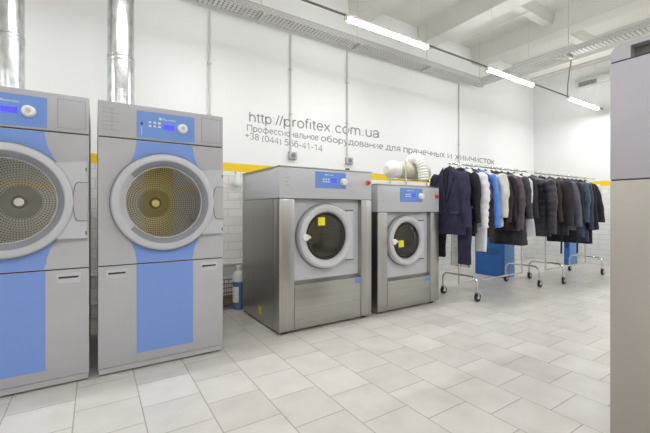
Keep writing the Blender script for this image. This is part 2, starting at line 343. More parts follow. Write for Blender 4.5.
cm = vary(mat('ceiling paint', srgb(226, 224, 216), .8, bump=((6, 6, 6), .12, .01)), srgb(216, 214, 206), srgb(226, 225, 220), (.7, .5, .7))
struct(MB().box(XB-.1, XF+.1, YB-.1, YW+.1, ZC, ZC+.1).build('ceiling', cm))
for k in range(9):              # ribs of the concrete ceiling panels, running away from the machine wall
    x = 6.06 + 1.46*(k-6); 
    p = [(x, ZC), (x+.05, 3.9), (x+.33, 3.9), (x+.38, ZC)]
    if x+.38 > XF: continue
    struct(MB().prism(p, YB, YW, 'xz').build('ceiling_beam', cm))
for k in range(-6, 2):
    x = 6.06+1.46*k
    for y in (.6, 2.75):
        if x+1.46 < XF and x > XB:
            struct(MB().prism([(y, ZC), (y+.04, 4.02), (y+.16, 4.02), (y+.2, ZC)], x+.37, x+1.47, 'yz').build('ceiling_beam', cm))
struct(box('ceiling_beam', cm, None, XF-.22, XF, YB, YW, 4.0, ZC))

# ---------------------------------------------------------------- dryers
def arc(cx, cz, r, a0, a1, n): return [(cx+r*math.cos(math.radians(a0+(a1-a0)*i/n)), cz+r*math.sin(math.radians(a0+(a1-a0)*i/n))) for i in range(n+1)]
def uv_drum(cx, cz, R, y0, y1, rin):
    """perforated cylinder and back plate, UV counted in holes"""
    b = bmesh.new(); uv = b.loops.layers.uv.new('UVMap'); seg = 64; N = 110
    def ring(r, y): return [b.verts.new((cx+r*math.cos(2*PI*k/seg), y, cz+r*math.sin(2*PI*k/seg))) for k in range(seg)]
    rs = [(R, y0, 0), (R, y1, (y1-y0)/.017), ]; A = ring(R, y0); B = ring(R, y1)
    for k in range(seg):
        f = b.faces.new((A[k], A[(k+1) % seg], B[(k+1) % seg], B[k]))
        for l, (kk, v) in zip(f.loops, ((k, 0), (k+1, 0), (k+1, (y1-y0)/.017), (k, (y1-y0)/.017))): l[uv].uv = (kk*N/seg, v)
    n = 7; prev = B
    for i in range(n):
        r0 = R+(rin-R)*i/n; r1 = R+(rin-R)*(i+1)/n; nx = ring(r1, y1); cnt = round(2*PI*(r0+r1)/2/.017)
        for k in range(seg):
            f = b.faces.new((prev[k], prev[(k+1) % seg], nx[(k+1) % seg], nx[k]))
            for l, (kk, v) in zip(f.loops, ((k, (R-r0)/.0175), (k+1, (R-r0)/.0175), (k+1, (R-r1)/.0175), (k, (R-r1)/.0175))): l[uv].uv = (kk*cnt/seg, v)
        prev = nx
    return b

def make_dryer():
    w = .4065; t = thing('tumble_dryer', (.4215, 2.74, 0), 'tall grey and blue tumble dryer standing nearest the stainless washers', 'tumble dryer', 'two tall tumble dryers')
    c = MB(); z0, z1 = .035, 1.8
    c.box(-w, -w+.012, .02, 1.0, z0, z1).box(w-.012, w, .02, 1.0, z0, z1).box(-w+.012, w-.012, .02, 1.0, z1-.012, z1).box(-w+.012, w-.012, .98, 1.0, z0, z1-.012).box(-w+.012, w-.012, .02, .98, z0, z0+.012)
    c.build('cabinet', 'grey', t)
    DX, DZ = -.004, 1.143
    MB().box(-w, w, -.004, .02, 1.572, 1.805, bev=.005).build('control_fascia', 'grey', t)
    MB().holed(-w, w, .724, 1.564, DX, DZ, .29, 0, .02).build('front_panel', 'grey', t)
    MB().box(-w, w, 0, .02, .05, .716, bev=.002).build('lower_panel', 'grey', t)
    box('seam_gasket', 'seam', t, -w+.002, w-.002, .006, .019, 1.5645, 1.5715)
    box('seam_gasket', 'seam', t, -w+.002, w-.002, .006, .019, .7165, .7235)
    box('plinth', 'grey', t, -w+.004, w-.004, .004, .9, .012, .047)
    for sx in (-1, 1):
        for yy in (.06, .85): MB().lathe([(0, 0), (.025, 0), (.022, .013), (0, .013)], (sx*(w-.07), yy, 0), 'z', 16).build('foot', 'black', t)
    # blue areas
    BW = .185
    box('blue_panel', 'blue', t, -BW, BW, -.002, 0, .112, .714)
    for s in (1, -1):       # above and below the door, flaring towards the door ring
        P = []; zs = 1.562 if s > 0 else .726; ze = DZ + s*.12
        n = 12
        for i in range(n+1):
            u = i/n; P.append((BW + .16*u**2.2, zs+(DZ+s*.2-zs)*u))
        poly = [(-x, z) for x, z in P[::-1]] if False else None
        pts = [(x, z) for x, z in P] 
        inner = arc(DX, DZ, .292, 0, 180, 24) if s > 0 else arc(DX, DZ, .292, 0, -180, 24)
        b = MB()
        # strips between the outer outline and the hole, left and right halves
        def outer(a):
            ca, sa = math.cos(a), abs(math.sin(a)); best = None
            for i in range(400):
                r = .292+i*.001; x = abs(DX+r*ca) if True else 0; z = r*sa
                lim = BW+.09*max(0, min(1, (abs(zs-DZ)-z)/(abs(zs-DZ)-.2)))**2.2
                if z > abs(zs-DZ) or (x > lim): break
                best = r
            return best or .292
        A = []; 
        for i in range(49):
            a = math.radians(20+140*i/48); r = outer(a)
            A.append(((DX+.292*math.cos(a), DZ+s*.292*math.sin(a)), (DX+r*math.cos(a), DZ+s*r*math.sin(a))))
        for (p, q), (p2, q2) in zip(A, A[1:]):
            if (Vector(p)-Vector(q)).length < .002 and (Vector(p2)-Vector(q2)).length < .002: continue
            vs = [b.b.verts.new((x, -.002, z)) for x, z in (p, q, q2, p2)]; b.b.faces.new(vs)
        bmesh.ops.remove_doubles(b.b, verts=b.b.verts[:], dist=1e-5)
        g = bmesh.ops.extrude_face_region(b.b, geom=b.b.faces[:]); bmesh.ops.translate(b.b, verts=[v for v in g['geom'] if isinstance(v, bmesh.types.BMVert)], vec=(0, .003, 0))
        b.build('blue_panel', 'blue', t)
    cp = box('control_panel', 'blue_fascia', t, -.184, .193, -.0075, -.004, 1.583, 1.767)
    box('display', 'violet', cp, -.018, .056, -.0092, -.0075, 1.655, 1.69)
    kn = MB().lathe([(0, -.045), (.024, -.045), (.031, -.04), (.035, -.0075)], (.108, 0, 1.672), seg=28).build('program_knob', 'white', cp)
    MB().lathe([(0, -.0462), (.014, -.0462), (.015, -.044)], (.108, 0, 1.672), seg=20).build('knob_cap', 'grey_light', kn)
    for i in range(3):
        for j in range(2): box('button', 'print', cp, -.112+i*.03, -.094+i*.03, -.0095, -.0075, 1.663+j*.025, 1.677+j*.025, bev=.003)
    box('button', 'seam', cp, -.160, -.148, -.010, -.0075, 1.672, 1.690, bev=.003); box('printed_line', 'print', cp, -.156, -.153, -.0085, -.0075, 1.60, 1.66)
    MB().box(-.045, -.027, -.0088, -.0075, 1.718, 1.735).build('logo_square', 'print', cp)
    text('brand_lettering', 'Electrolux', 'print', cp, (-.02, -.0078, 1.720), .013, .085)
    # faint service flap on the right and printed notice on the left
    fl = MB()
    for a in ((.245, .247, 1.595, 1.775), (.385, .387, 1.595, 1.775), (.245, .387, 1.595, 1.597), (.245, .387, 1.773, 1.775)): fl.box(a[0], a[1], -.0052, -.0038, a[2], a[3])
    fl.build('filter_flap_outline', 'print_grey', t)
    nt_ = MB()
    for r in range(6): nt_.box(-.385, -.385+(.10 if r % 2 else .07), -.0049, -.0038, 1.755-r*.028, 1.757-r*.028)
    nt_.box(-.33, -.328, -.0049, -.0038, 1.61, 1.76); nt_.build('printed_notice', 'print_grey', t)
    # grips of the lower panel
    for x in (-.30, .30):
        g = MB().box(x-.062, x+.062, -.003, 0, .628, .695, bev=.0012).build('panel_grip', 'grey_light', t)
        box('grip_slot', 'seam', g, x-.05, x+.05, -.0045, -.003, .663, .675)
    # door
    rim = MB().lathe([(.336, 0), (.342, -.008), (.342, -.02), (.334, -.026), (.33, 0)], (DX, 0, DZ), seg=72).build('door_rim', 'grey_dark', t)
    d = MB(); d.lathe([(.29, 0), (.333, -.004), (.336, -.03), (.328, -.046), (.312, -.054), (.292, -.054), (.284, -.048), (.256, -.018), (.250, -.004), (.29, 0)], (DX, 0, DZ), seg=72)
    a = 46; poly = arc(DX, DZ, .322, a, -a, 20) + [(.398, DZ-.232), (.398, DZ+.252)]
    d.prism(poly, -.034, -.004, 'xz')
    d.build('door', 'grey_light', t)
    dh = MB()     # recessed grip with a curved inner edge
    cur = [(.345-.022*math.cos(math.radians(x)), DZ+z) for x, z in ((-90, .118), (-60, .1), (-30, .05), (0, 0), (30, -.05), (60, -.1), (90, -.122))]
    dh.prism([(.398, DZ+.118)]+cur+[(.398, DZ-.122)], -.0375, -.034, 'xz'); hnd = dh.build('door_handle', 'grey', t)
    MB().tube([(x, -.038, z) for x, z in cur], .003, 6).tube([(.345, -.038, DZ+.118), (.398, -.038, DZ+.118)], .0025, 6).tube([(.345, -.038, DZ-.122), (.398, -.038, DZ-.122)], .0025, 6).build('handle_edge', 'grey_dark', hnd)
    for z in (DZ-.2, DZ+.2): box('hinge_screw', 'seam', t, .388, .394, -.036, -.034, z-.012, z+.012)
    MB().lathe([(.286, -.0505), (.282, -.0475), (.2545, -.0175), (.2515, -.0075), (.262, -.012), (.28, -.034)], (DX, -.001, DZ), seg=60, a0=math.radians(-140), a1=math.radians(140)).build('ring_bevel', 'ring_bevel', t)
    MB().lathe([(.252, -.004), (.2, -.0065), (.1, -.008), (0, -.0085)], (DX, 0, DZ), seg=56).build('door_glass', 'glass', t)
    MB().lathe([(.2525, -.006), (.249, -.010), (.246, -.004)], (DX, -.002, DZ), seg=56).build('glass_trim', 'white', t)
    MB().lathe([(.289, .0), (.289, .05), (.372, .055)], (DX, 0, DZ), seg=64).build('drum_collar', 'grey_dark', t)
    b = MB(); b.b = uv_drum(DX, DZ, .345, .555, .56, .11); b.build('drum_back', 'drum', t)
    MB().lathe([(.345, .56), (.345, .17), (.335, .155), (.35, .15), (.352, .56)], (DX, 0, DZ), seg=64).build('drum_wall', 'satin', t)
    MB().lathe([(.372, .05), (.372, .565), (.34, .57)], (DX, 0, DZ), seg=64).build('outer_tub', 'seam', t)
    MB().lathe([(.118, .557), (.113, .545), (.05, .5), (.045, .5)], (DX, 0, DZ), seg=48).build('drum_cone', 'satin', t)
    h = MB().lathe([(.045, .505), (.047, .49), (.036, .482), (.034, .49), (0, .49)], (DX, 0, DZ), seg=32).build('drum_hub', 'grey_dark', t)
    MB().lathe([(.030, .49), (.028, .478), (0, .478)], (DX, 0, DZ), seg=24).build('hub_bolt', 'chrome', h)
    for k in range(3):
        an = math.radians(100+120*k); cx, cz = DX+.32*math.cos(an), DZ+.32*math.sin(an)
        MB().tube([(cx, .18, cz), (cx, .54, cz)], .022, 8).build('drum_lifter', 'steel', t)
    return t
dr = make_dryer()
d2 = copy_tree(dr); d2.location.x -= .861; d2['label'] = 'tall grey and blue tumble dryer cut off by the left photo edge'

# exhaust ducts
def duct(x, y, r, lab, seam):
    t = thing('exhaust_duct', (x, y, 1.8), lab, 'duct', 'galvanised exhaust ducts of the dryers')
    MB().lathe([(r, 0), (r, seam-1.8), (r-.002, seam-1.8+.01), (r-.002, 2.08), (r, 2.10), (r, ZC-1.802)], seg=40, axis='z').build('duct_pipe', 'galv', t)
    m = MB(); zz = seam-1.8
    m.lathe([(r, zz-.025), (r+.005, zz-.02), (r+.005, zz-.014), (r, zz-.01)], seg=40, axis='z'); m.lathe([(r, zz+.01), (r+.005, zz+.014), (r+.005, zz+.02), (r, zz+.025)], seg=40, axis='z'); m.build('duct_seam', 'galv', t)
duct(.19, 3.6, .104, 'shiny round metal duct rising from the dryer nearest the washers', 2.40)
duct(-.565, 3.6, .104, 'shiny round metal duct rising at the left photo edge', 2.40)

# ---------------------------------------------------------------- washers
def make_washer(X, Y, w, H, dep, zs, zb, dx, dz, R, r, label, stick, ox0, ox1):
    t = thing('washing_machine', (X, Y, 0), label, 'washing machine', 'two stainless steel washing machines'); h = w/2
    c = MB()
    c.box(-h, -h+.012, .11, dep, .02, zs-.004).box(h-.012, h, .11, dep, .02, zs-.004).box(-h+.012, h-.012, dep-.012, dep, .02, zs-.004).box(-h+.012, h-.012, .02, dep-.012, .02, .03)
    c.build('side_panels', 'steel', t)
    MB().box(-h, h, 0, dep-.06, zs, H-.012, bev=.006).build('top_cover', 'grey_light', t)
    lid = MB().box(-h-.002, h+.002, -.006, dep, H-.012, H, bev=.003).build('lid', 'steel_h', t)
    box('edge_strip', 'edge_yellow', lid, -h-.007, -h-.002, .12, dep, H-.014, H+.002)  # olive yellow strip along the left side edge of the lid
    box('rear_panel', 'steel', t, -h, h, dep-.06, dep, zs, H-.012)
    box('seam_gasket', 'seam', t, -h+.003, h-.003, .004, dep-.02, zs-.004, zs)
    for a, b in ((-h, ox0), (ox1, h)):
        p = MB().box(a, b, 0, .11, .024, zs-.004, bev=.008); p.build('front_pillar', 'steel', t)
    lp = MB().box(ox0+.003, ox1-.003, .004, .03, .03, zb-.035, bev=.002)
    lp.build('lower_panel', 'steel_h', t)
    MB().prism([(.004, zb-.035), (.004, zb-.03), (.055, zb), (.055, zb-.035)], ox0+.002, ox1-.002, 'yz').build('sloped_ledge', 'steel_h', t)
    MB().holed(ox0-.01, ox1+.01, zb-.02, zs-.002, dx, dz, R*.88, .055, .07).build('front_panel', 'grey_light', t)
    for sx in (-1, 1):
        for yy in (.06, dep-.08): MB().lathe([(0, 0), (.025, 0), (.022, .02), (0, .02)], (sx*(h-.07), yy, 0), 'z', 16).build('foot', 'black', t)
    # door
    d = MB(); d.lathe([(R*.93, .055), (R*.99, .05), (R, .02), (R*.985, -.012), (R*.93, -.024), (R*.84, -.024), (R*.78, -.012), (r, .02), (r, .05)], (dx, 0, dz), seg=64)
    e = R*.8; poly = arc(dx, dz, R*.97, 50, -50, 16)+[(dx+R*1.02, dz-e), (dx+R*1.02, dz+e)]
    d.prism(poly, .01, .054, 'xz'); d.build('door', 'door_grey', t)
    MB().lathe([(R*1.0, .055), (R*1.035, .052), (R*1.035, .038), (R*1.0, .034)], (dx, 0, dz), seg=64).build('door_rim', 'grey_dark', t)
    hl = MB()
    for z in (dz+e, dz-e): hl.box(dx+R*.72, dx+R*1.04, .006, .012, z-.004, z+.004)
    hl.build('hinge', 'seam', t)
    MB().lathe([(r+.002, .018), (r*.96, .0), (r*.93, .01), (r*.9, .04)], (dx, 0, dz), seg=56).build('door_gasket', 'rubber', t)
    MB().lathe([(r*.93, .006), (r*.7, -.008), (r*.35, -.014), (0, -.016)], (dx, 0, dz), seg=48).build('door_glass', 'glass_dark', t)
    k = MB().lathe([(0, -.062), (.026, -.062), (.031, -.056), (.031, -.045), (.016, -.035), (.016, -.02)], (dx-R*.86, 0, dz), seg=24); k.box(dx-R*.86-.01, dx-R*.86+.055, -.05, -.028, dz-.012, dz+.012, bev=.004)
    k.build('door_handle', 'white', t)
    box('safety_sticker', 'sticker', t, stick[0], stick[0]+.075, -.020, -.016, stick[1], stick[1]+.075)
    b = MB(); b.b = uv_drum(dx, dz, r*1.25, .08, .55, .05); b.build('drum', 'drum', t)
    MB().lathe([(R*.88, .07), (r*1.02, .075), (r*1.0, .09), (r*1.25, .095)], (dx, 0, dz), seg=48).build('drum_collar', 'rubber', t)
    MB().lathe([(.09, .545), (.06, .53), (0, .525)], (dx, 0, dz), seg=32).build('drum_hub', 'satin', t)
    for kk in range(3):
        an = math.radians(80+120*kk); q = r*1.1
        MB().tube([(dx+q*math.cos(an), .1, dz+q*math.sin(an)), (dx+q*math.cos(an), .53, dz+q*math.sin(an))], .03, 8).build('drum_lifter', 'steel', t)
    # controls
    z1 = H-.034; z0 = H-.185
    cp = box('control_panel', 'blue_fascia', t, -.155, .19, -.004, 0, z0, z1)
    box('display', 'violet', cp, .02, .082, -.0055, -.004, z0+.05, z0+.095)
    MB().lathe([(0, -.042), (.024, -.042), (.031, -.037), (.034, -.004)], (.155, 0, z0+.065), seg=28).build('program_knob', 'white', cp)
    for i in range(3):
        for j in range(2): box('button', 'print', cp, -.075+i*.028, -.057+i*.028, -.0055, -.004, z0+.055+j*.022, z0+.067+j*.022, bev=.002)
    box('logo_square', 'print', cp, -.05, -.036, -.005, -.004, z1-.032, z1-.018)
    text('brand_lettering', 'Electrolux', 'print', cp, (-.03, -.0042, z1-.031), .012, .075)
    sb = MB().lathe([(0, -.012), (.024, -.012), (.027, 0)], (h-.05, 0, H-.115), seg=24).build('stop_button_collar', 'orange', t)
    MB().lathe([(0, -.034), (.013, -.034), (.016, -.028), (.013, -.012)], (h-.05, 0, H-.115), seg=20).build('stop_button', 'red', sb)
    pr = MB()
    for q in range(4): pr.box(-h+.06, -h+.06+(.035 if q % 2 else .02), -.0012, 0, H-.07-q*.035, H-.066-q*.035)
    pr.build('printed_notice', 'print_grey', t)
    box('rating_plate', 'print', t, dx+R*.75, dx+R*.98, .0525, .0545, dz+R*.93, dz+R*.935)
    box('info_label', 'crate_light', t, ox1-.075, ox1-.004, .002, .004, zb-.085, zb-.038)
    return t
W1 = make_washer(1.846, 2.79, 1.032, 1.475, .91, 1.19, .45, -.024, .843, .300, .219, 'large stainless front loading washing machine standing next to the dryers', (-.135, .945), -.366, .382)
tri = MB(); tri.prism([(.395, .085), (.455, .085), (.455, .165), (.395, .165)], -.5175, -.516, 'yz'); tri.build('warning_sticker', 'sticker', W1)
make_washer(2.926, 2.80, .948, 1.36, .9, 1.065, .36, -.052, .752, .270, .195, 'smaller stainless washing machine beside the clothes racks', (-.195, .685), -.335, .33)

# ---------------------------------------------------------------- hoses on the small washer
def corrug(name, pts, r, amp, step, m, label, cat):
    # resample path
    P = [Vector(p) for p in pts]; out = []
    for a, b in zip(P, P[1:]):
        n = max(1, int((b-a).length/step*4)); out += [a.lerp(b, i/n) for i in range(n)]
    out.append(P[-1]); n = len(out)
    rs = [r + amp*math.sin(i*PI/2)*(1) + .006*noise.noise(out[i]*9) for i in range(n)]
    o = MB().tube(out, rs, 20).build(name, m, sharp=60); tag(o, label, cat); return o
def bez(p0, p1, p2, p3, n=14):
    p0, p1, p2, p3 = map(Vector, (p0, p1, p2, p3)); return [(p0*(1-t)**3+p1*3*t*(1-t)**2+p2*3*t*t*(1-t)+p3*t**3) for t in [i/n for i in range(n+1)]]
corrug('flexible_hose', bez((2.93, 3.1, 1.56), (3.15, 3.1, 1.56), (3.3, 3.1, 1.56), (3.50, 3.1, 1.55)), .10, .006, .035, 'hose_beige', 'beige ribbed flexible hose lying across the smaller washing machine', 'hose')
corrug('flexible_hose', bez((3.25, 3.15, 1.62), (3.25, 3.1, 1.74), (3.24, 2.9, 1.78), (3.25, 2.90, 1.43), 16), .062, .006, .03, 'hose_white', 'white flexible hose looped over the beige hose', 'hose')
_h = MB().lathe([(0, -.09), (.05, -.085), (.10, -.03), (.108, .0), (.108, .07), (.10, .075)], (2.93, 3.1, 1.56), 'x', 24).build('cloth_end', 'hose_white', bpy.data.objects['flexible_hose'])
pp = MB(); pp.tube([(3.03, 2.97, 1.361), (3.03, 2.97, 1.66)], .012, 12).tube([(2.76, 2.97, 1.44), (3.42, 2.97, 1.44)], .011, 12).tube([(2.78, 2.97, 1.361), (2.78, 2.97, 1.44)], .009, 10).tube([(3.38, 2.97, 1.361), (3.38, 2.97, 1.44)], .009, 10)
tag(pp.build('pipe_bracket', 'chrome'), 'thin metal pipe frame standing on top of the smaller washing machine', 'pipe')
vv = thing('valve', (2.9, 3.95, 1.62), 'black tap on the wall behind the smaller washing machine', 'valve')
MB().tube([(0, .29, 0), (0, 0, 0)], .014, 10).build('valve_body', 'chrome', vv); MB().box(-.03, .03, -.03, 0, -.02, .035, bev=.006).build('valve_lever', 'black', vv)
bg = thing('plastic_bag', (1.43, 4.17, 1.36), 'small crumpled white plastic bag hanging on the wall left of the large washing machine', 'bag')
m_ = MB(); m_.lathe([(0, .16), (.02, .17), (.035, .1), (.05, .05), (.045, .01), (0, 0)], seg=14, axis='z')
for v in m_.b.verts: v.co += Vector((noise.noise(v.co*30), noise.noise(v.co*30+Vector((5, 0, 0))), 0))*.015
m_.build('bag_body', 'clear', bg); MB().tube([(0, 0, .165), (0, .075, .19)], .005, 6).build('bag_tie', 'black', bg)

# detergent bottle, wire rack and pallet behind
bt = thing('detergent_bottle', (1.335, 3.83, 0), 'translucent bottle of blue detergent on the floor behind the large washing machine', 'bottle')
MB().lathe([(0, 0), (.06, 0), (.066, .01), (.066, .30), (.062, .305), (0, .305)], seg=28, axis='z').build('liquid_fill', 'liquid', bt)
MB().lathe([(.0661, .302), (.067, .36), (.05, .40), (.025, .42), (.022, .44), (0, .44)], seg=28, axis='z').build('bottle_shoulder', 'clear', bt)
MB().lathe([(.026, .438), (.026, .475), (0, .475)], seg=20, axis='z').build('cap', 'white', bt)
MB().lathe([(.0675, .08), (.0675, .25)], seg=10, axis='z', a0=math.radians(170), a1=math.radians(250)).build('bottle_label', 'white', bt)
pl = thing('pallet', (1.22, 4.02, 0), 'brown wooden pallet on the floor behind the bottle', 'pallet')
MB().box(-.2, .2, -.17, -.08, .05, .07).box(-.2, .2, -.05, .04, .05, .07).box(-.2, .2, .08, .17, .05, .07).build('deck_boards', 'brown', pl); MB().box(-.2, -.14, -.17, .17, 0, .05).box(.14, .2, -.17, .17, 0, .05).build('bearers', 'brown', pl)
wr = thing('wire_basket', (1.22, 4.02, .071), 'grey wire basket on the brown pallet', 'basket')
m_ = MB()
for z in (.01, .1, .2): m_.tube([(x, y, z) for x, y in ((-.15, -.12), (.15, -.12), (.15, .12), (-.15, .12))], .005, 6, closed=True)
for i in range(7):
    for y in (-.12, .12): m_.tube([(-.15+.05*i, y, .005), (-.15+.05*i, y, .2)], .003, 6)
m_.build('wire_frame', 'wire', wr)
pv = MB().tube([(-.86, 4.2, .44), (3.6, 4.2, .44)], .02, 12).build('water_pipe', 'pipe_white'); tag(pv, 'white water pipe running along the wall behind the machines', 'pipe')
pv = MB().tube([(-.86, 4.17, .16), (1.1, 4.17, .16)], .028, 12).build('drain_pipe', 'pipe_white'); tag(pv, 'low white drain pipe behind the tumble dryers', 'pipe')

# ---------------------------------------------------------------- wall services
for nm, x, z0, lab in (('a', 1.12, 1.7, 'thin grey conduit on the wall behind the right dryer'), ('b', 2.185, 1.86, 'thin grey conduit above the left wall socket'), ('c', 3.12, 1.86, 'thin grey conduit above the right wall socket'), ('d', 5.70, 1.2, 'thin grey conduit coming down behind the clothes rack')):
    y = YW-.016; t = thing('conduit', (x, y, z0), lab, 'conduit', 'vertical conduits on the machine wall')
    MB().tube([(0, 0, 0), (0, 0, 3.42-z0)], .0125, 10).build('conduit_tube', 'conduit', t)
    cl = MB()
    for z in (.5, 1.1): cl.box(-.02, .02, -.016, .016, z-.008, z+.008)
    cl.build('clip', 'grey_light', t)
for x, lab in ((2.21, 'grey wall socket box above the large washing machine'), (3.145, 'grey wall socket box above the smaller washing machine')):
    t = thing('wall_socket', (x, YW, 1.81), lab, 'socket', 'grey socket boxes on the machine wall')
    MB().box(-.058, .058, -.05, 0, -.05, .05, bev=.006).build('socket_box', 'grey', t)
    f = MB().lathe([(0, -.052), (.03, -.054), (.036, -.05)], seg=24).build('socket_face', 'grey_dark', t)
    MB().box(-.014, -.008, -.0545, -.052, -.004, .004).box(.008, .014, -.0545, -.052, -.004, .004).build('socket_holes', 'black', f)

lt = thing('wall_lettering', (1.55, YW, 1.9), 'grey web address, Russian line and phone number lettered on the white wall', 'lettering')
lettering('web_address', 'http://profitex.com.ua', 'text', lt, [(0, 0.054, 0.292, 0.1246), (7, 0.53, 0.299, 0.1318), (15, 1.283, 0.308, 0.1433), (19, 1.839, 0.315, 0.1517), (22, 2.213, 0.32, 0.1574)], .085)
lettering('description_word', '\u041f\u0440\u043e\u0444\u0435\u0441\u0441\u0438\u043e\u043d\u0430\u043b\u044c\u043d\u043e\u0435 \u043e\u0431\u043e\u0440\u0443\u0434\u043e\u0432\u0430\u043d\u0438\u0435 \u0434\u043b\u044f \u043f\u0440\u0430\u0447\u0435\u0447\u043d\u044b\u0445 \u0438 \u0445\u0438\u043c\u0447\u0438\u0441\u0442\u043e\u043a', 'text', lt, [(0, 0.028, 0.172, 0.0782), (17, 1.115, 0.161, 0.0886), (30, 2.341, 0.148, 0.1004), (34, 2.721, 0.143, 0.104), (44, 3.83, 0.132, 0.1146), (46, 4.056, 0.129, 0.1168), (55, 5.305, 0.116, 0.1288)])
lettering('phone_number_group', '+38 (044) 566-41-14', 'text', lt, [(0, 0.003, 0.078, 0.0768), (4, 0.228, 0.065, 0.0789), (10, 0.545, 0.046, 0.0819), (19, 1.147, 0.012, 0.0875)])

# cable trays
def tray_mat(along):
    m = mat('slotted tray sheet', (.6, .6, .6), .45, .6); nt = m.node_tree; L = nt.links.new
    tc = nt.nodes.new('ShaderNodeTexCoord'); sp = nt.nodes.new('ShaderNodeSeparateXYZ'); cb = nt.nodes.new('ShaderNodeCombineXYZ'); L(tc.outputs['Object'], sp.inputs[0])
    L(sp.outputs[0 if along == 'x' else 1], cb.inputs[0]); L(sp.outputs[2], cb.inputs[1])
    br = nt.nodes.new('ShaderNodeTexBrick'); br.inputs['Scale'].default_value = 1; br.inputs['Brick Width'].default_value = .07; br.inputs['Row Height'].default_value = .026; br.inputs['Mortar Size'].default_value = .0095
    for k in ('Color1', 'Color2'): br.inputs[k].default_value = (.42, .42, .41, 1)
    br.inputs['Mortar'].default_value = (.62, .62, .61, 1); L(cb.outputs[0], br.inputs[0]); L(br.outputs[0], nt.nodes['Principled BSDF'].inputs['Base Color']); return m
def tray(name, x0, x1, y0, y1, lab, along):
    t = thing(name, (x0, y0, 3.375), lab, 'cable tray', 'galvanised cable trays under the ceiling')
    W, L = (y1-y0, x1-x0) if along == 'x' else (x1-x0, y1-y0)
    m = MB(); f = (lambda a, b, c, d, e, g: m.box(a, b, c, d, e, g)) if along == 'x' else (lambda a, b, c, d, e, g: m.box(c, d, a, b, e, g))
    f(0, L, 0, .003, 0, .08); f(0, L, W-.003, W, 0, .08)
    # floor of the tray: rungs with gaps, so it reads perforated
    n = int(L/.05)
    for i in range(n): f(i*.05, i*.05+.034, .003, W-.003, 0, .0025)
    for c in (.25, .5, .75): f(0, L, W*c-.008, W*c+.008, .0004, .0029)
    m.build('tray_channel', tray_mat(along), t)
    cb = MB()
    for q in range(3):
        p = [(k*L/30, .05+.045*q+.008*math.sin(k*1.3+q), .014) for k in range(31)]
        cb.tube([(a, b, c) if along == 'x' else (b, a, c) for a, b, c in p], .009, 6)
    cb = cb.build('cables', 'cable', t)
    return t
tray('cable_tray', -3.5, 5.8, 3.85, 4.05, 'perforated metal cable tray running along the machine wall', 'x')
tray('cable_tray', 5.80, 6.0, -1.7, 4.05, 'perforated metal cable tray crossing the room towards the right photo edge', 'y')
def hanger_rod(x, y, lab, wide, along):
    t = thing('tray_hanger', (x, y, 3.36), lab, 'hanger', 'threaded rods holding the cable trays')
    MB().tube([(0, 0, 0), (0, 0, .83)], .005, 6).build('rod', 'tray', t)
    m = MB(); (m.box(-.02, .02, -wide, wide, -.012, .012) if along == 'x' else m.box(-wide, wide, -.02, .02, -.012, .012)); m.lathe([(0, -.03), (.011, -.03), (.011, -.012)], axis='z', seg=8); m.build('bracket', 'tray', t)
for x, e in ((-1.2, 'left of the photo'), (.23, 'above the dryers'), (1.65, 'above the wall lettering start'), (3.08, 'beside the nearest lamp'), (4.5, 'between the two nearest lamps')):
    hanger_rod(x, 3.95, 'threaded rod holding the wall cable tray, '+e, .11, 'x')
for y, e in ((3.95, 'at the tray corner'), (2.49, 'near the farthest lamp'), (1.0, 'right of the farthest lamp'), (-.5, 'outside the frame')):
    hanger_rod(5.9, y, 'threaded rod holding the crossing cable tray, '+e, .11, 'y')

# ---------------------------------------------------------------- lamps
def lamp(x0, y, z, lab, L=1.2, k=1):
    t = thing('ceiling_lamp', (x0+L/2, y, z), lab, 'lamp', 'linear tube lamps hung in a row')
    MB().box(-L/2, L/2, -.02, .02, .0, .028, bev=.004).build('lamp_housing', 'white', t)
    MB().prism([(-.017, 0), (-.024, -.02), (-.012, -.036), (.012, -.036), (.024, -.02), (.017, 0)], -L/2+.015, L/2-.015, 'yz').build('lamp_diffuser', 'lamp', t)
    MB().box(-L/2-.004, -L/2+.015, -.026, .026, -.038, .03).box(L/2-.015, L/2+.004, -.026, .026, -.038, .03).build('end_cap', 'white', t)
    for s in (-1, 1): MB().tube([(s*(L/2-.12), 0, .028), (s*(L/2-.12), 0, ZC-z-.002)], .0022, 6).build('suspension_wire', 'tray', t)
    a = area('lamp_light', (x0+L/2, y, z-.042), (0, 0, 0), L-.04, .05, LAMP_POWER*k, (.985, .99, 1))
    area('lamp_light', (x0+L/2, y, z+.034), (PI, 0, 0), L-.04, .05, LAMP_POWER*.26, (.985, .99, 1))
    return t
rows = [(2.115, 'bright linear lamp hanging nearest, left of the cable tray bend'), (4.495, 'bright linear lamp hanging in the middle of the row'), (6.86, 'bright linear lamp hanging farthest, by the wall grille'), (-.25, 'linear lamp hanging above the dryers, out of frame'), (-2.6, 'linear lamp hanging left of the dryers, out of frame')]
for x, l in rows: lamp(x, 2.9, 3.03, l)
for i, (x, l) in enumerate(rows): lamp(x, .1, 3.03, 'unseen linear lamp added to light the machine fronts', 1.2, 1.2)['group'] = 'unseen lamps added to light the machine fronts'  # second row, out of view, added to brighten the machine fronts
cbl = MB().tube([(x, 2.9, 3.045) for x in (-2.9, 8.3)], .011, 8).build('lamp_cable', 'cable'); tag(cbl, 'grey cable line joining the hanging lamps', 'cable')
cb2 = MB().tube([(5.9+.1, 2.49, 3.36), (6.25, 2.62, 3.28), (6.5, 2.75, 3.15), (6.84, 2.9, 3.05)], .008, 8).build('feed_cable', 'cable'); tag(cb2, 'grey cable dropping from the crossing tray to the farthest lamp', 'cable')
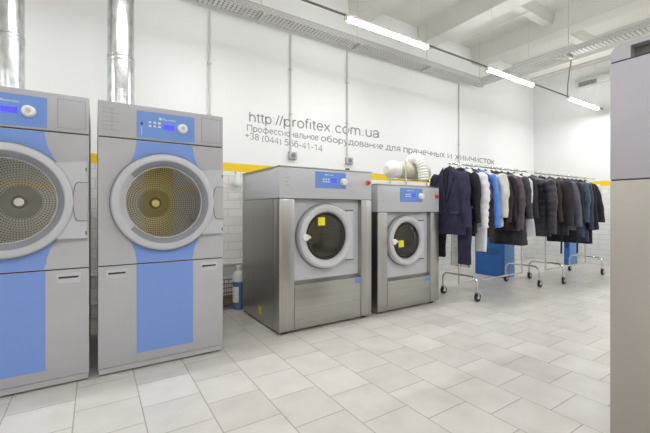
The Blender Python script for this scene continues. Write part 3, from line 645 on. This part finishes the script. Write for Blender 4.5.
tw = MB().tube([(5.35, 4.1, 4.0), (5.35, -1.7, 4.0)], .005, 6).build('tension_wire', 'conduit'); tag(tw, 'thin wire stretched under the ceiling across the room', 'wire')

# grille on the far wall
g = thing('wall_grille', (XF, 3.16, 3.64), 'pale ventilation grille on the far wall beside the lamp', 'grille')
MB().box(-.09, 0, -.19, .19, -.09, .09, bev=.006).build('grille_box', 'pipe_white', g)
box('grille_opening', 'seam', g, -.094, -.09, -.15, .16, -.045, .045)
for k in range(4): box('slat', 'grey_light', g, -.10, -.092, -.15, .16, -.036+k*.022, -.028+k*.022)
dd = MB().box(XF-.12, XF-.01, -1.7, 2.965, 3.6, 3.72, bev=.01).build('air_duct', 'pipe_white'); tag(dd, 'pale rectangular air duct on the far wall beside the grille', 'duct')

# ---------------------------------------------------------------- cabinet at the right photo edge
t = thing('machine_cabinet', (2.0, .08, 0), 'tall grey and beige steel machine cabinet at the right photo edge', 'machine cabinet')
yb, yf = -.58, .592
MB().box(.01, .9, yb, yf-.006, 0, .03).build('plinth', 'black', t)
MB().box(0, .9, yb, yf, .03, 1.222, bev=.003).build('lower_housing', 'beige_steel', t)
box('seam_gasket', 'seam', t, .004, .89, yb, yf-.004, 1.222, 1.228)
MB().box(0, .9, yb, yf, 1.228, 1.762, bev=.004).build('upper_housing', 'lilac', t)
box('seam_gasket', 'seam', t, .004, .89, yb, yf-.004, 1.762, 1.768)
r_ = .045
cap = [(yf-.075, 1.768), (yf-.002, 1.768)] + [(yf-.002-r_+r_*math.cos(math.radians(a)), 1.842-r_+r_*math.sin(math.radians(a))) for a in range(0, 91, 10)] + [(yb, 1.842), (yb, 1.822), (yf-.075, 1.822)]
MB().prism(cap, .002, .05, 'yz').build('rounded_cap', 'lilac', t)
MB().box(.05, .9, yb, yf-.03, 1.768, 1.835, bev=.004).build('top_housing', 'slot', t)  # shade of the recess under the cap put into this darker grey

# ---------------------------------------------------------------- clothes racks
def make_rack(X0, X1, YA, YBk, ZR, R0, R1, lab):
    ym = (YA+YBk)/2; t = thing('clothes_rack', ((X0+X1)/2, ym, 0), lab, 'clothes rack', 'chrome clothes racks on castors')
    hx = (X1-X0)/2; cx = (X0+X1)/2; ya, yb = YA-ym, YBk-ym
    for s in (-1, 1):
        MB().tube([(s*hx, 0, .17), (s*hx, 0, ZR)], .0125, 12).build('upright', 'chrome', t)
        p = [(s*hx, ya, .10), (s*hx, ya, .22), (s*hx, ya+.02, .26), (s*hx, ya+.06, .285), (s*hx, yb-.06, .285), (s*hx, yb-.02, .26), (s*hx, yb, .22), (s*hx, yb, .10)]
        MB().tube(p, .0125, 12).build('base_bar', 'chrome', t)
        for y in (ya, yb):
            c = MB().lathe([(0, -.014), (.036, -.014), (.05, -.011), (.05, .011), (.036, .014), (0, .014)], (s*hx+.012, y, .05), 'y', 28).build('castor', 'black', t)
            MB().lathe([(0, -.0175), (.02, -.0175), (.022, -.013)], (s*hx+.012, y, .05), 'y', 16).lathe([(.022, .013), (.02, .0175), (0, .0175)], (s*hx+.012, y, .05), 'y', 16).build('castor_hub', 'chrome', c)
            MB().prism([(s*hx-.016, .105), (s*hx+.016, .105), (s*hx+.026, .05), (s*hx+.002, .05)], y-.022, y-.018, 'xz').prism([(s*hx-.016, .105), (s*hx+.016, .105), (s*hx+.026, .05), (s*hx+.002, .05)], y+.018, y+.022, 'xz').box(s*hx-.016, s*hx+.016, y-.022, y+.022, .101, .107).build('castor_fork', 'chrome', c)
    MB().tube([(-hx, 0, .17), (hx, 0, .17)], .011, 12).build('bottom_rail', 'chrome', t)
    MB().tube([(R0-cx, 0, ZR), (R1-cx, 0, ZR)], .0125, 12).build('top_rail', 'chrome', t)
    return t
R1Y, R2Y = 2.82, 2.745
make_rack(3.80, 5.24, 2.575, 3.065, 1.655, 3.60, 5.40, 'chrome rolling rack holding the navy suit, nearest the washing machines')
make_rack(5.77, 7.13, 2.50, 2.99, 1.635, 5.45, 7.50, 'chrome rolling rack farther from the washing machines, near the corner')

# ---------------------------------------------------------------- garments
def cloth(name, c, c2=None, rough=.85, sheen=.0, sc=(14, 14, 8)):
    m = mat(name, c, rough, bump=((60, 60, 30), .25, .004), sheen=sheen)
    return vary(m, c, c2 or tuple(v*1.25+.002 for v in c), sc)
def shell(b, rows, n=36, ph=0., fold=.06, amp=0., quilt=.09, gap=None, sx=1.):
    """rows: (z, half width along y, half depth along x, y offset, x offset)"""
    R = []
    for (z, wy, tx, oy, oxx) in rows:
        ring = []
        for k in range(n):
            a = 2*PI*k/n; ca, sa = math.cos(a), math.sin(a)
            y = wy*(abs(sa)**.75)*(1 if sa >= 0 else -1); x = tx*(abs(ca)**.9)*(1 if ca >= 0 else -1)
            drop = max(0, min(1, (rows[0][0]-z)/.5))
            f = 1+fold*drop*(math.sin(a*5+ph+z*3)+.6*math.sin(a*9+ph*2-z*5))
            q = 1+amp*(abs(math.sin(PI*z/quilt))**.6-.5)
            nz = noise.noise(Vector((y*6+ph, x*8, z*5)))*.018
            ring.append(b.verts.new((oxx+x*f*q+nz, oy+y*(1+(f-1)*.25)*(1+(q-1)*.35), z+noise.noise(Vector((a, ph, 0)))*.012*drop)))
        R.append(ring)
    for A, B in zip(R, R[1:]):
        for k in range(n): b.faces.new((A[k], B[k], B[(k+1) % n], A[(k+1) % n]))
    b.faces.new(R[0]); b.faces.new(R[-1][::-1])
def interp(keys, n):
    out = []
    z0, z1 = keys[0][0], keys[-1][0]
    for i in range(n+1):
        z = z0+(z1-z0)*i/n
        for A, B in zip(keys, keys[1:]):
            if A[0] >= z >= B[0]-1e-9:
                u = (A[0]-z)/(A[0]-B[0]); u2 = u; out.append(tuple([z]+[A[j]*(1-u2)+B[j]*u2 for j in range(1, len(A))])); break
    return out
SHOULDERS = [(0, .055, .045), (-.025, .075, .055), (-.05, .14, .06), (-.08, .195, .064), (-.12, .222, .068)]
def make_garment(name, X, Yc, ZR, label, cat, m, length=.75, hw=.235, tx=.065, hem=1., puff=0., quilt=.09, slen=.58, sr=.055, sm=None, parts=(), lean=0., collar=True, cuff=None, sleeves=True, group='clothes on the rolling racks', ztop=None, flare=0.):
    z = (ZR-.06) if ztop is None else ztop; ph = random.random()*6
    t = thing(name, (X, Yc, z), label, cat, group, rz=math.radians(random.uniform(-2, 4)) if tx < .075 and name != 'suit_jacket' else 0)
    k = tx/.065; s_ = hw/.235
    keys = [(a, w_*s_, d_*k, 0, 0) for a, w_, d_ in SHOULDERS] + [(-.3, .225*s_, .07*k, 0, 0), (-.5*length-.05, .215*s_, .072*k, 0, 0), (-length, .235*s_*hem, .078*k*hem, 0, 0)]
    b = bmesh.new(); shell(b, interp(keys, 60 if puff else 34), ph=ph, fold=.05 if puff else .09, amp=puff, quilt=quilt)
    o = MB(); o.b.free(); o.b = b; body = o.build('body', m, t, sharp=70)
    if sleeves:
        for s in (-1, 1):
            n = 40 if puff else 20; pts = []; rs = []
            for i in range(n+1):
                u = i/n; yy = s*(.185*s_+.055*math.sin(min(1, u*2.2)*PI/2) + .035*u + .012*math.sin(u*5+ph)); zz = -.065-u*slen; xx = -.035*u*(1+.4*math.sin(ph+u*3))-.01+lean*u
                pts.append((xx, yy, zz)); r = sr*(1.12-.3*u + flare*u)
                if i == 0: r *= .55
                if i == 1: r *= .85
                if puff: r *= 1+puff*1.2*(abs(math.sin(PI*zz/quilt))**.6-.5)
                r *= 1+.05*math.sin(u*17+ph)
                rs.append(r)
            e = MB().tube(pts, rs, 16)
            for v in e.b.verts: v.co.x += noise.noise(Vector((v.co.x*12+ph, v.co.y*12, v.co.z*9)))*.012
            sv = e.build('sleeve', sm or m, t, sharp=70)
            if cuff:
                MB().tube([pts[-1], (pts[-1][0], pts[-1][1], pts[-1][2]-.035)], [rs[-1]*.92, rs[-1]*.88], 14).build('cuff', cuff, sv)
    if collar:
        MB().lathe([(.075, -.045), (.066, -.02), (.052, .006), (.044, .008), (.04, -.02)], (0, 0, 0), 'z', 22).build('collar', m, t).scale = (.9, 1.15, 1)
    if 'zip' in parts: box('zip', 'seam', body, -tx*1.12-.004, -tx*.9, -.006, .006, -length*.92, -.05)
    # the hanger, a thing of its own
    hg = thing('clothes_hanger', (X, Yc, z), 'black hanger carrying the '+label.split(' hanging')[0].split(' on the')[0][:60], 'hanger', 'hangers on the rolling racks')
    hz = ZR-z
    MB().tube([(0, 0, .02), (0, 0, hz-.03), (0, .012, hz-.022), (0, .019, hz), (0, .012, hz+.016), (0, 0, hz+.017), (0, -.014, hz+.014), (0, -.018, hz)], .0028, 6).build('hook', 'chrome', hg)
    MB().tube([(0, -.15, -.068), (0, -.08, -.03), (0, 0, .025), (0, .08, -.03), (0, .15, -.068)], .009, 8).build('hanger_arms', 'black', hg)
    return t, body

navy = cloth('navy suiting', srgb(42, 41, 66), srgb(52, 50, 78)); black = cloth('black cloth', srgb(26, 25, 30), srgb(36, 34, 40))
blacks = cloth('black shiny nylon', srgb(34, 34, 42), srgb(48, 48, 58), .45); whitep = cloth('white nylon', srgb(226, 229, 238), srgb(238, 240, 246), .5)
bluep = cloth('bright blue nylon', srgb(60, 116, 218), srgb(92, 150, 238), .45); cream = cloth('cream nylon', srgb(206, 206, 196), srgb(222, 221, 212), .55)
brown = cloth('dark brown cloth', srgb(46, 36, 36), srgb(58, 46, 44)); mauve = cloth('mauve brown nylon', srgb(66, 56, 66), srgb(84, 72, 84), .5)
char = cloth('charcoal cloth', srgb(38, 34, 38), srgb(50, 45, 49)); greyc = cloth('slate grey cloth', srgb(84, 86, 100), srgb(98, 100, 114))
teal = cloth('dark teal nylon', srgb(34, 58, 78), srgb(48, 76, 96), .5); navyq = cloth('navy nylon', srgb(36, 38, 66), srgb(48, 50, 82), .5)
ivory = cloth('ivory blouse', srgb(222, 220, 210), srgb(232, 230, 222), .7); violetn = cloth('violet navy cloth', srgb(54, 50, 92), srgb(66, 62, 108))

# navy suit jacket, its front turned to the washers
suit, sbody = make_garment('suit_jacket', 3.62, R1Y-.0, 1.655, 'navy suit jacket with wide lapels hanging first on the rack', 'suit jacket', navy, .80, .222, .058, 1.02, slen=.64, sr=.056, collar=True)
for s in (-1, 1):
    l = MB(); pts = [(s*.05, .01), (s*.095, -.05), (s*.115, -.13), (s*.085, -.145), (s*.1, -.17), (s*.012, -.40), (s*.002, -.40), (s*.03, -.2)]
    vs = [l.b.verts.new((-.064-.012*min(1, -p[1]*4), p[0], p[1])) for p in pts]; l.b.faces.new(vs)
    g_ = bmesh.ops.extrude_face_region(l.b, geom=l.b.faces[:]); bmesh.ops.translate(l.b, verts=[v for v in g_['geom'] if isinstance(v, bmesh.types.BMVert)], vec=(.012, 0, 0))
    l.build('lapel', navy, suit)
    box('pocket_flap', violetn, suit, -.078, -.06, s*.13-.065, s*.13+.065, -.56, -.525, bev=.004)
MB().prism([(-.032, -.02), (.032, -.02), (.004, -.33), (-.004, -.33)], -.072, -.05, 'yz').build('dark_lining', black, suit)
for z in (-.42, -.52): MB().lathe([(0, -.084), (.008, -.084), (.009, -.07)], (0, .012, z), 'x', 12).build('button', 'seam', suit)

def folded_trousers(X, Y, z, L, wd, m, lab):
    t = thing('trousers', (X, Y, z), lab, 'trousers', 'trousers hanging under the jackets')
    keys = [(0, wd*.55, .022, 0, 0), (-L*.5, wd*.5, .025, 0, 0), (-L, wd*.48, .022, 0, 0)]
    for s in (-1, 1):
        b = bmesh.new(); shell(b, interp(keys, 16), n=24, ph=s+X, fold=.05); o = MB(); o.b.free(); o.b = b
        for v in b.verts: v.co.x += s*.02; v.co.y += s*.008
        o.build('trouser_leg', m, t, sharp=70)
    box('waistband', m, t, -.04, .04, -wd*.55, wd*.55, 0, .035)
folded_trousers(3.70, R1Y-.15, 1.10, .66, .17, navy, 'dark navy trousers hanging below the near side of the suit jacket')
folded_trousers(3.68, R1Y+.18, 1.10, .60, .14, black, 'black trousers hanging below the far side of the suit jacket')
folded_trousers(4.0, R1Y-.17, 1.0, .42, .13, whitep, 'white trousers hanging below the white puffer jacket')
tf = thing('garment_cover', (3.85, R1Y+.02, .98), 'clear plastic garment cover hanging behind the suit trousers', 'plastic cover')
b = bmesh.new(); shell(b, interp([(0, .12, .02, 0, 0), (-.6, .13, .03, 0, 0)], 14), n=24, ph=1, fold=.25); o = MB(); o.b.free(); o.b = b; o.build('plastic_film', 'film', tf)

G = 'clothes on the rolling racks'
make_garment('jacket', 3.805, R1Y, 1.655, 'plain black jacket hanging right behind the navy suit jacket', 'jacket', black, .78, .235, .05, slen=.6, sr=.045)
make_garment('puffer_jacket', 3.950, R1Y, 1.655, 'white puffer jacket hanging on the rack between the black and navy jackets', 'puffer jacket', whitep, .72, .235, .06, puff=.22, quilt=.085, slen=.66, sr=.056, parts=('zip',))
make_garment('jacket', 4.055, R1Y, 1.655, 'violet navy jacket hanging behind the white puffer jacket', 'jacket', violetn, .6, .225, .035, slen=.3, sr=.04)
v_, vb = make_garment('vest', 4.115, R1Y-.03, 1.655, 'dark brown vest with a white front edge hanging before the blue jacket', 'vest', brown, .74, .24, .04, sleeves=False, collar=False, ztop=1.49)
MB().tube([(-.055, -.06, -.06), (-.062, -.12, -.25), (-.062, -.16, -.42)], .016, 8).build('white_edging', whitep, v_)
make_garment('puffer_jacket', 4.200, R1Y, 1.655, 'bright blue puffer jacket hanging between the brown vest and cream jacket', 'puffer jacket', bluep, .74, .24, .045, puff=.12, slen=.66, sr=.046)
make_garment('puffer_jacket', 4.350, R1Y, 1.655, 'cream padded jacket hanging to the right of the bright blue one', 'puffer jacket', cream, .72, .24, .065, puff=.07, quilt=.12, slen=.54, sr=.066, parts=('zip',))
make_garment('jacket', 4.480, R1Y, 1.655, 'dark brown jacket hanging behind the cream padded jacket', 'jacket', brown, .74, .235, .045, slen=.6, sr=.045)
make_garment('jacket', 4.590, R1Y, 1.655, 'black jacket hanging between the brown and mauve jackets', 'jacket', black, .76, .235, .045, slen=.6, sr=.045)
make_garment('puffer_jacket', 4.720, R1Y, 1.655, 'mauve brown puffer jacket with a shiny quilted sleeve on the nearer rack', 'puffer jacket', mauve, .78, .24, .06, puff=.14, quilt=.08, slen=.7, sr=.06)
make_garment('coat', 4.880, R1Y, 1.655, 'long black quilted coat reaching lowest on the nearer rack', 'coat', blacks, .99, .245, .07, puff=.10, quilt=.1, slen=.56, sr=.062, hem=1.06)
make_garment('shirt', 5.000, R1Y-.02, 1.655, 'white shirt hanging last but one on the nearer rack behind the long black coat', 'shirt', whitep, .87, .262, .03, sleeves=False, hem=1.1)
make_garment('jacket', 5.120, R1Y, 1.655, 'dark grey jacket at the right end of the nearer rack', 'jacket', char, .72, .235, .045, slen=.55, sr=.045)
make_garment('puffer_jacket', 5.380, R2Y, 1.635, 'black puffer jacket hanging first on the farther rack', 'puffer jacket', blacks, .86, .25, .08, puff=.13, quilt=.085, slen=.76, sr=.074, hem=1.02)
make_garment('jacket', 5.610, R2Y, 1.635, 'brownish black jacket behind the first puffer on the farther rack', 'jacket', brown, .8, .235, .05, slen=.6, sr=.05)
ct, cb_ = make_garment('coat', 5.890, R2Y, 1.635, 'charcoal belted coat with wide sleeves on the farther rack', 'coat', char, .86, .255, .085, slen=.66, sr=.076, hem=1.05)
MB().tube([(-.06, -.19, -.5), (-.07, -.2, -.8), (-.06, -.19, -1.14)], .013, 8).build('belt', black, ct)
make_garment('coat', 6.180, R2Y, 1.635, 'slate grey coat hanging beside the charcoal coat', 'coat', greyc, .8, .24, .05, slen=.68, sr=.056)
make_garment('coat', 6.310, R2Y, 1.635, 'long black coat hanging between the slate grey and teal coats', 'coat', black, 1.0, .24, .06, slen=.6, sr=.05)
tl, tb_ = make_garment('puffer_jacket', 6.480, R2Y, 1.635, 'dark teal quilted jacket on the farther rack', 'puffer jacket', teal, .92, .245, .06, puff=.12, quilt=.08, slen=.62, sr=.062)
MB().tube([(-.06, -.16, -.6), (-.065, -.17, -.9), (-.06, -.165, -1.17)], .012, 8).build('belt', black, tl)
make_garment('puffer_jacket', 6.630, R2Y, 1.635, 'navy quilted jacket hanging behind the dark teal one', 'puffer jacket', navyq, 1.0, .24, .055, puff=.10, quilt=.09, slen=.74, sr=.054)
make_garment('coat', 6.780, R2Y, 1.635, 'black coat hanging between the navy quilted jacket and flared coat', 'coat', black, 1.04, .24, .055, slen=.74, sr=.055)
make_garment('coat', 6.930, R2Y, 1.635, 'black coat with flared sleeves near the end of the farther rack', 'coat', black, .82, .24, .06, slen=.62, sr=.052, flare=.6)
make_garment('blouse', 7.120, R2Y, 1.635, 'ivory blouse hanging last on the farther rack near the corner', 'blouse', ivory, .62, .215, .035, slen=.5, sr=.036, collar=False)

# blue bins behind the racks
def bin_(x0, x1, y0, y1, h, m1, m2, lab, tab=False):
    t = thing('storage_bin', ((x0+x1)/2, (y0+y1)/2, 0), lab, 'bin', 'blue plastic bins standing behind the clothes racks'); a, b = (x1-x0)/2, (y1-y0)/2
    c = MB(); c.box(-a, -a+.012, -b, b, .01, h).box(a-.012, a, -b, b, .01, h).box(-a+.012, a-.012, b-.012, b, .01, h).box(-a+.012, a-.012, -b+.002, b-.012, 0, .02); c.build('bin_body', m1, t)
    MB().box(-a, a, -b-.006, -b+.004, .01, h, bev=.002).build('front_panel', m2, t)
    r = MB(); r.box(-a-.015, a+.015, -b-.02, -b, h-.03, h+.01).box(-a-.015, a+.015, b, b+.015, h-.03, h+.01).box(-a-.015, -a, -b, b, h-.03, h+.01).box(a, a+.015, -b, b, h-.03, h+.01); r.build('rim', m1, t)
    g = MB()
    for k in range(7):
        for j in range(3): g.box(-a-.003, -a, -b*.6+k*b*.17, -b*.6+k*b*.17+.02, h*.42+j*.035, h*.42+j*.035+.018)
    g.build('vent_slots', 'seam', t)
    return t
bin_(5.47, 5.75, 3.22, 3.74, .86, 'crate', 'crate_light', 'large blue plastic bin on the floor behind the nearer clothes rack')
bin_(7.80, 8.12, 3.27, 3.37, .82, 'crate', 'crate_light', 'blue plastic bin on the floor near the corner behind the farther rack')
yb_ = thing('cleaning_bottle', (5.86, 3.3, 0), 'small yellow bottle standing right of the large blue bin', 'bottle')
MB().lathe([(0, 0), (.04, 0), (.042, .1), (.03, .15), (.014, .17), (0, .17)], axis='z', seg=20).build('bottle_body', 'sticker', yb_); MB().lathe([(.016, .165), (.016, .2), (0, .2)], axis='z', seg=14).build('cap', 'white', yb_)
